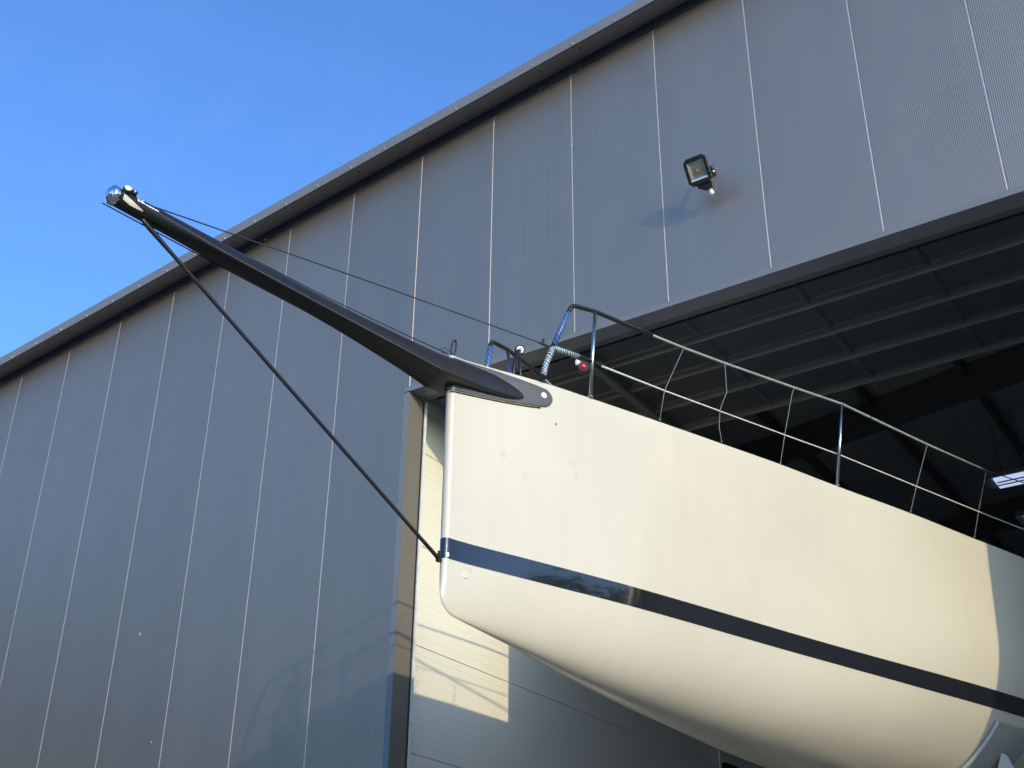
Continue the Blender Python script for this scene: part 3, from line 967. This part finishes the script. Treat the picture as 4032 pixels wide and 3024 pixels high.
# lashing between stanchion and lower lifeline
MB().tube([up(p) for p in ((.392, 1.118, 4.485), (.405, 1.16, 4.47), (.425, 1.22, 4.475), (.40, 1.20, 4.50), (.395, 1.14, 4.495))], .0055, 6).build('lashing', M['rope'], boat, True)
# port navigation light under the brace
nl = empty('navigation_light', (0, 0, 0)); nl.parent = boat
tag(nl)
bpy.data.objects.remove(nl)
h_ = MB()
h_.disc(up((.385, .985, 4.385)), (.75, -.55, -.1), [(.030, -.035), (.041, -.02), (.041, .012), (.036, .020), (.030, .020), (.028, .008)], 20)
nav = h_.build('navigation_light', M['black'], boat, True)
q = MB().disc(up((.385, .985, 4.388)), (.75, -.55, -.1), [(.028, .004), (.027, .012), (.022, .020), (.012, .025), (.001, .026)], 18)
q.build('red_lens', M['red'], nav, True)
MB().box(.355, .372, .935, 1.02, 4.395 + ZO, 4.435 + ZO).build('light_bracket', M['white'], nav)
# bow roller post with a white end plug, on the foredeck
rp = MB().tube([up((-.2, .868, 4.22)), up((-.2, .89, 4.58)), up((-.2, .945, 4.725))], [.014, .014, .02], 10)
rp.tube([up((-.2, 1.05, 4.22)), up((-.2, .96, 4.55)), up((-.2, .95, 4.72))], .011, 8)
rp.disc(up((-.2, .955, 4.735)), (.75, -.6, -.25), [(.036, -.03), (.038, -.01), (.038, .012)], 18)
rol = rp.build('roller_post', M['carbon'], boat, True)
q = MB().disc(up((-.2, .955, 4.735)), (.75, -.6, -.25), [(.030, .0125), (.028, .016), (.013, .016), (.012, .006), (.001, .006)], 18)
q.build('end_plug', M['white'], rol, True)
# rope loop at the stem head
lp = []
for i in range(25):
    t = i / 24
    a = pi * (2 * t - 1)
    lp.append(up((.0 + .012 * cos(a), .028 + .02 * (1 - t) - .02 * cos(a) * 0 + .026 * sin(a), 4.285 + .065 * cos(a) - .02)))
MB().tube([up((0, .05, 4.20))] + lp[1:-1] + [up((0, .045, 4.20))], .0062, 8).build('rope_loop', M['rope'], boat, True)
MB().tube([up(p) for p in ((-.02, -.03, 4.205), (-.03, -.055, 4.24), (-.02, -.02, 4.255), (0, .02, 4.225), (.0, .04, 4.21))], .0028, 6).build('thin_line', M['rope'], boat, True)
# guy from the sprit to the pulpit, furling line along the far side
k_ = (.30, .637, 4.459)
MB().tube([up((.0, -2.40, 4.106)), up((.006, -2.34, 4.118)), up((.15, -.9, 4.29)), up(k_), up((.32, .70, 4.455))], [.006, .0042, .0042, .0042, .005], 7).build('guy_line', M['rope'], boat, True)
kn = MB(); kn.tube([up((.292, .60, 4.457)), up((.30, .637, 4.460)), up((.308, .665, 4.455))], [.006, .014, .007], 8); kn.tube([up((.30, .64, 4.46)), up((.302, .64, 4.50))], [.005, .010], 6)
kn.build('guy_knot', M['rope'], boat, True)
MB().tube([up((-.03, -2.64, 3.998)), up((-.05, -2.1, 4.006)), up((-.09, -1.2, 4.03)), up((-.12, -.2, 4.06)), up((-.10, .1, 4.215))], .0036, 6).build('furling_line', M['rope'], boat, True)
MB().tube([up((0, -1.95, 4.108)), up((-.01, -1.6, 4.135)), up((-.02, -1.07, 4.152)), up((-.02, -.4, 4.19)), up((-.01, -.01, 4.212))], .0036, 6).build('tack_line', M['rope'], boat, True)

# unseen sheet added past the starboard rail to cut off the sun on the lining
M['canvas'] = mat('grey_shade_sheet', (0.16, 0.165, 0.17), 0.85, bump=(12, .01))
m_ = MB(); vs = []
nu, nv = 60, 8
for i in range(nu):
    s = 4.10 + 4.4 * i / (nu - 1)
    for side in (0, .006):
        for k in range(nv):
            t = k / (nv - 1)
            b = -(half(s, 4.0) + .09 + .03 * t + (.012 * sin(i * 1.3) + .006 * sin(i * 3.1)) * (1 - .5 * t) * min(1, i / 3)) - side
            vs.append(up((b, s, 3.95 + 1.62 * t)))
w_ = 2 * nv; fs = []
for i in range(nu - 1):
    for k in range(nv - 1):
        fs.append((i * w_ + k, i * w_ + k + 1, (i + 1) * w_ + k + 1, (i + 1) * w_ + k))
        fs.append((i * w_ + nv + k, (i + 1) * w_ + nv + k, (i + 1) * w_ + nv + k + 1, i * w_ + nv + k + 1))
    for k in (0, nv - 1):
        fs.append((i * w_ + k, (i + 1) * w_ + k, (i + 1) * w_ + nv + k, i * w_ + nv + k))
for e in (0, nu - 1):
    for k in range(nv - 1):
        fs.append((e * w_ + k, e * w_ + k + 1, e * w_ + nv + k + 1, e * w_ + nv + k))
m_.add(vs, fs)
sun_block = m_.build('shade_sheet', M['canvas'], None, True)
sun_block.location = BASE; sun_block.rotation_euler = (0, 0, -PSI); sun_block.scale = (BS, BS, BS)
tag(sun_block, 'unseen grey sheet added along the far rail of the yacht to shade the cream wall', 'shade sheet')

# ------------------------------------------------------------------ cradle under the yacht
cr = empty('boat_cradle', BASE, -PSI)
cr.scale = (BS, BS, BS)
tag(cr, 'grey steel cradle with a padded arm holding the yacht at the lower right', 'boat cradle')
M['pad'] = mat('grey_cradle_pad', (0.30, 0.295, 0.27), 0.7, noise=(6, .12))
M['foam'] = mat('pale_blue_foam_edge', (0.38, 0.43, 0.43), 0.7, noise=(25, .15))
M['gusset'] = mat('pale_grey_gusset', (0.48, 0.48, 0.46), 0.55, noise=(10, .08))
M['crsteel'] = mat('cradle_steel', (0.16, 0.17, 0.18), 0.5, noise=(8, .1))
def port_pt(s, w, off):
    """w 0..1 from low on the turn of the bilge to the pad's top edge"""
    k = keelz(s)
    z = 2.17 + (2.655 - 2.17) * w
    return up(surf(s, max(z, k + .01), off))
for sg in (1, -1):
    f = (lambda p: p) if sg > 0 else (lambda p: mir(p))
    vs = []
    NSn, NW = 9, 14
    for i in range(NSn):
        s = 5.90 + i * .075
        for off in (.004, .055):
            for k in range(NW):
                vs.append(f(port_pt(s - .0, k / (NW - 1), off)))
    W_ = 2 * NW; fs = []
    for i in range(NSn - 1):
        for k in range(NW - 1):
            fs.append((i * W_ + NW + k, i * W_ + NW + k + 1, (i + 1) * W_ + NW + k + 1, (i + 1) * W_ + NW + k))
            fs.append((i * W_ + k, (i + 1) * W_ + k, (i + 1) * W_ + k + 1, i * W_ + k + 1))
        for k in (0, NW - 1):
            fs.append((i * W_ + k, i * W_ + NW + k, (i + 1) * W_ + NW + k, (i + 1) * W_ + k))
    for e in (0, NSn - 1):
        for k in range(NW - 1):
            fs.append((e * W_ + k, e * W_ + k + 1, e * W_ + NW + k + 1, e * W_ + NW + k))
    pad = new_mesh('cradle_pad', vs, fs, M['pad'], cr)
    sharp(pad, 40)
    MB().tube([f(port_pt(5.895, k / 12, .036)) for k in range(13)], [.016] * 12 + [.008], 8).build('foam_edge', M['foam'], pad, True)
    # gusset plate and post carrying the pad
    pz = port_pt(6.2, .62, .06)
    gu = MB()
    x0 = pz.x
    gv = [(x0 - .01, 6.18, pz.z), (x0 + .02, 6.18, pz.z - .02), (x0 + .30, 6.18, pz.z - .75), (x0 - .34, 6.18, pz.z - .75)]
    gu.add([f(Vector(v)) for v in gv] + [f(Vector((v[0], v[1] + .05, v[2]))) for v in gv], [(0, 1, 2, 3), (4, 7, 6, 5), (0, 4, 5, 1), (1, 5, 6, 2), (2, 6, 7, 3), (3, 7, 4, 0)])
    gu.build('gusset_plate', M['gusset'], cr)
    MB().tube([f(Vector((x0 + .05, 6.2, 0.05))), f(Vector((x0, 6.2, pz.z - .7)))], .07, 12).build('cradle_post', M['crsteel'], cr, True)
for s in (5.3, 7.6):
    MB().box(-1.6, 1.6, s - .08, s + .08, -.118, .1).build('cross_beam', M['crsteel'], cr)
for b in (-1.5, 1.5):
    MB().box(b - .08, b + .08, 5.0, 8.0, .101, .26).build('side_beam', M['crsteel'], cr)

# ------------------------------------------------------------------ flood light on the wall
fl_ = empty('flood_light', (-2.46, 0, 7.28 + ZO))
tag(fl_, 'black square LED flood light on an arm high on the slate wall', 'flood light')
M['lampblack'] = mat('black_cast_housing', (0.018, 0.019, 0.023), 0.42)
M['reflector'] = mat('lamp_reflector', (0.42, 0.42, 0.38), 0.25, .7)
M['led'] = mat('amber_led_chip', (0.62, 0.25, 0.06), 0.4)
M['glass'] = mat('lamp_glass', (0.9, 0.9, 0.9), 0.03)
M['glass'].node_tree.nodes['Principled BSDF'].inputs['Transmission Weight'].default_value = 1.0
M['glass'].node_tree.nodes['Principled BSDF'].inputs['IOR'].default_value = 1.1
# local lamp frame: u right, v up the face, n out of the face
LC_ = Vector((-2.49, -.30, 7.115 + ZO))
tilt = radians(33)
LU = Vector((1, 0, 0))
LV = Vector((0, -sin(tilt), cos(tilt)))
LN = Vector((0, -cos(tilt), -sin(tilt)))
def L(u, v, n): return LC_ + LU * u + LV * v + LN * n - fl_.location
def oct_ring(w, h, c, n):
    return [L(-w + c, -h, n), L(w - c, -h, n), L(w, -h + c, n), L(w, h - c, n), L(w - c, h, n), L(-w + c, h, n), L(-w, h - c, n), L(-w, -h + c, n)]
hs = MB()
rings_ = [oct_ring(.075, .085, .03, -.085), oct_ring(.112, .125, .034, -.03), oct_ring(.118, .131, .036, .0), oct_ring(.112, .125, .034, .012), oct_ring(.088, .094, .008, .012), oct_ring(.084, .090, .008, -.006)]
hs.add(sum(rings_, []), [(i * 8 + k, i * 8 + (k + 1) % 8, (i + 1) * 8 + (k + 1) % 8, (i + 1) * 8 + k) for i in range(5) for k in range(8)] + [tuple(range(8)), tuple(40 + k for k in range(8))])
hs.build('lamp_housing', M['lampblack'], fl_)
rf_ = MB()
o4 = lambda w, h, n, dv=0: [L(-w, -h + dv, n), L(w, -h + dv, n), L(w, h + dv, n), L(-w, h + dv, n)]
r1, r2_ = o4(.082, .088, -.004), o4(.056, .058, -.0045)
rf_.add(o4(.082, .088, .010) + o4(.058, .060, -.004), [(0, 1, 5, 4), (1, 2, 6, 5), (2, 3, 7, 6), (3, 0, 4, 7), (4, 5, 6, 7)])
refl = rf_.build('lamp_reflector', M['reflector'], fl_)
MB().add(o4(.034, .032, -.002) , [(0, 1, 2, 3)]).build('led_board', M['trim_in'], fl_)
MB().add(o4(.015, .014, .0005, .004), [(0, 1, 2, 3)]).build('led_chip', M['led'], fl_)
MB().add([L(-.082, -.088, .0115), L(.082, -.088, .0115), L(.082, -.074, .0125), L(-.082, -.074, .0125)], [(0, 1, 2, 3)]).build('edge_glint', M['white'], fl_)  # highlight along the bottom of the glass, put in as a white strip
# sensor head below, knuckle and arm back to the wall
sn = MB()
bx = [(-.055, -.131), (.10, -.131), (.085, -.185), (.02, -.20), (-.04, -.165)]
sn.add([L(u, v, -.07) for u, v in bx] + [L(u, v, .0) for u, v in bx], [tuple(range(5)), tuple(range(5, 10))[::-1]] + [(i, (i + 1) % 5, 5 + (i + 1) % 5, 5 + i) for i in range(5)])
sn.build('sensor_body', M['lampblack'], fl_)
MB().disc(L(.035, -.205, -.055), LV * -1 + LU * .35, [(.024, -.02), (.026, .0), (.026, .035), (.02, .045), (.001, .047)], 18).build('motion_sensor', M['white'], fl_, True)
ar = MB()
wl = Vector((-2.47, -.004, 7.27 + ZO)) - fl_.location
ar.tube([wl, wl + Vector((0, -.14, -.01)), L(.13, -.03, -.03)], .017, 10)
ar.disc(L(.128, -.025, -.03), LU, [(.026, -.016), (.028, .0), (.024, .014)], 18)
ar.disc(wl, (0, -1, 0), [(.038, 0), (.038, .02), (.025, .03)], 20)
ar.build('lamp_arm', M['lampblack'], fl_, True)
MB().disc(L(.135, -.06, -.005), LU + LN * .7, [(.013, 0), (.013, .012), (.001, .013)], 14).build('knuckle_bolt', M['inox'], fl_, True)

# ------------------------------------------------------------------ tube lights in the hall
M['lighttin'] = mat('grey_light_housing', (0.30, 0.31, 0.33), 0.4)
M['tube'] = mat('cool_white_tube', (0.7, 0.75, 0.8), 0.4, em=((0.55, 0.68, 1.0), 0.62))
def ceiling_light(x, y, label):
    t = empty('ceiling_light', (x, y, 7.0 + ZO))
    tag(t, label, 'ceiling light', 'tube lights under the hall roof')
    Lh = 1.6
    MB().add([(0, 0, 0), (Lh, 0, 0), (Lh, .40, 0), (0, .40, 0), (0, .08, .1), (Lh, .08, .1), (Lh, .32, .1), (0, .32, .1)],
             [(0, 1, 2, 3), (4, 7, 6, 5), (0, 4, 5, 1), (1, 5, 6, 2), (2, 6, 7, 3), (3, 7, 4, 0)]).build('light_housing', M['lighttin'], t)
    for ya, yb in ((.02, .13), (.16, .235), (.265, .38)):
        MB().box(.12, Lh - .12, ya, yb, -.022, -.001).build('light_tube', M['tube'], t)
    MB().box(.14, Lh - .1, .14, .15, -.035, -.001).box(.12, Lh - .1, .244, .254, -.035, -.001).build('louvre_bar', M['steel'], t)
    for xx in (.2, 1.4):
        MB().tube([(xx, .2, .1), (xx, .2, 1.8)], .008, 6).build('hanger_wire', M['steel'], t)
    return t
ceiling_light(-2.185, 7.78, 'lit tube light under the dark hall roof, cut by the top lifeline')
ceiling_light(-2.17, 9.36, 'lit tube light at the right edge, deeper in the dark hall')

# red cabinet end in the gloom behind the cream lining
rc = MB().box(-6.75, -6.30, 7.75, 8.6, 0, 5.25).box(-6.29, -6.28, 7.8, 8.55, .1, 5.2)
M['darkred'] = mat('dark_red_paint', (0.07, 0.010, 0.010), 0.5)
o = rc.build('storage_rack', M['darkred'])
tag(o, 'dark red upright rack in the gloom past the end of the cream wall', 'rack')
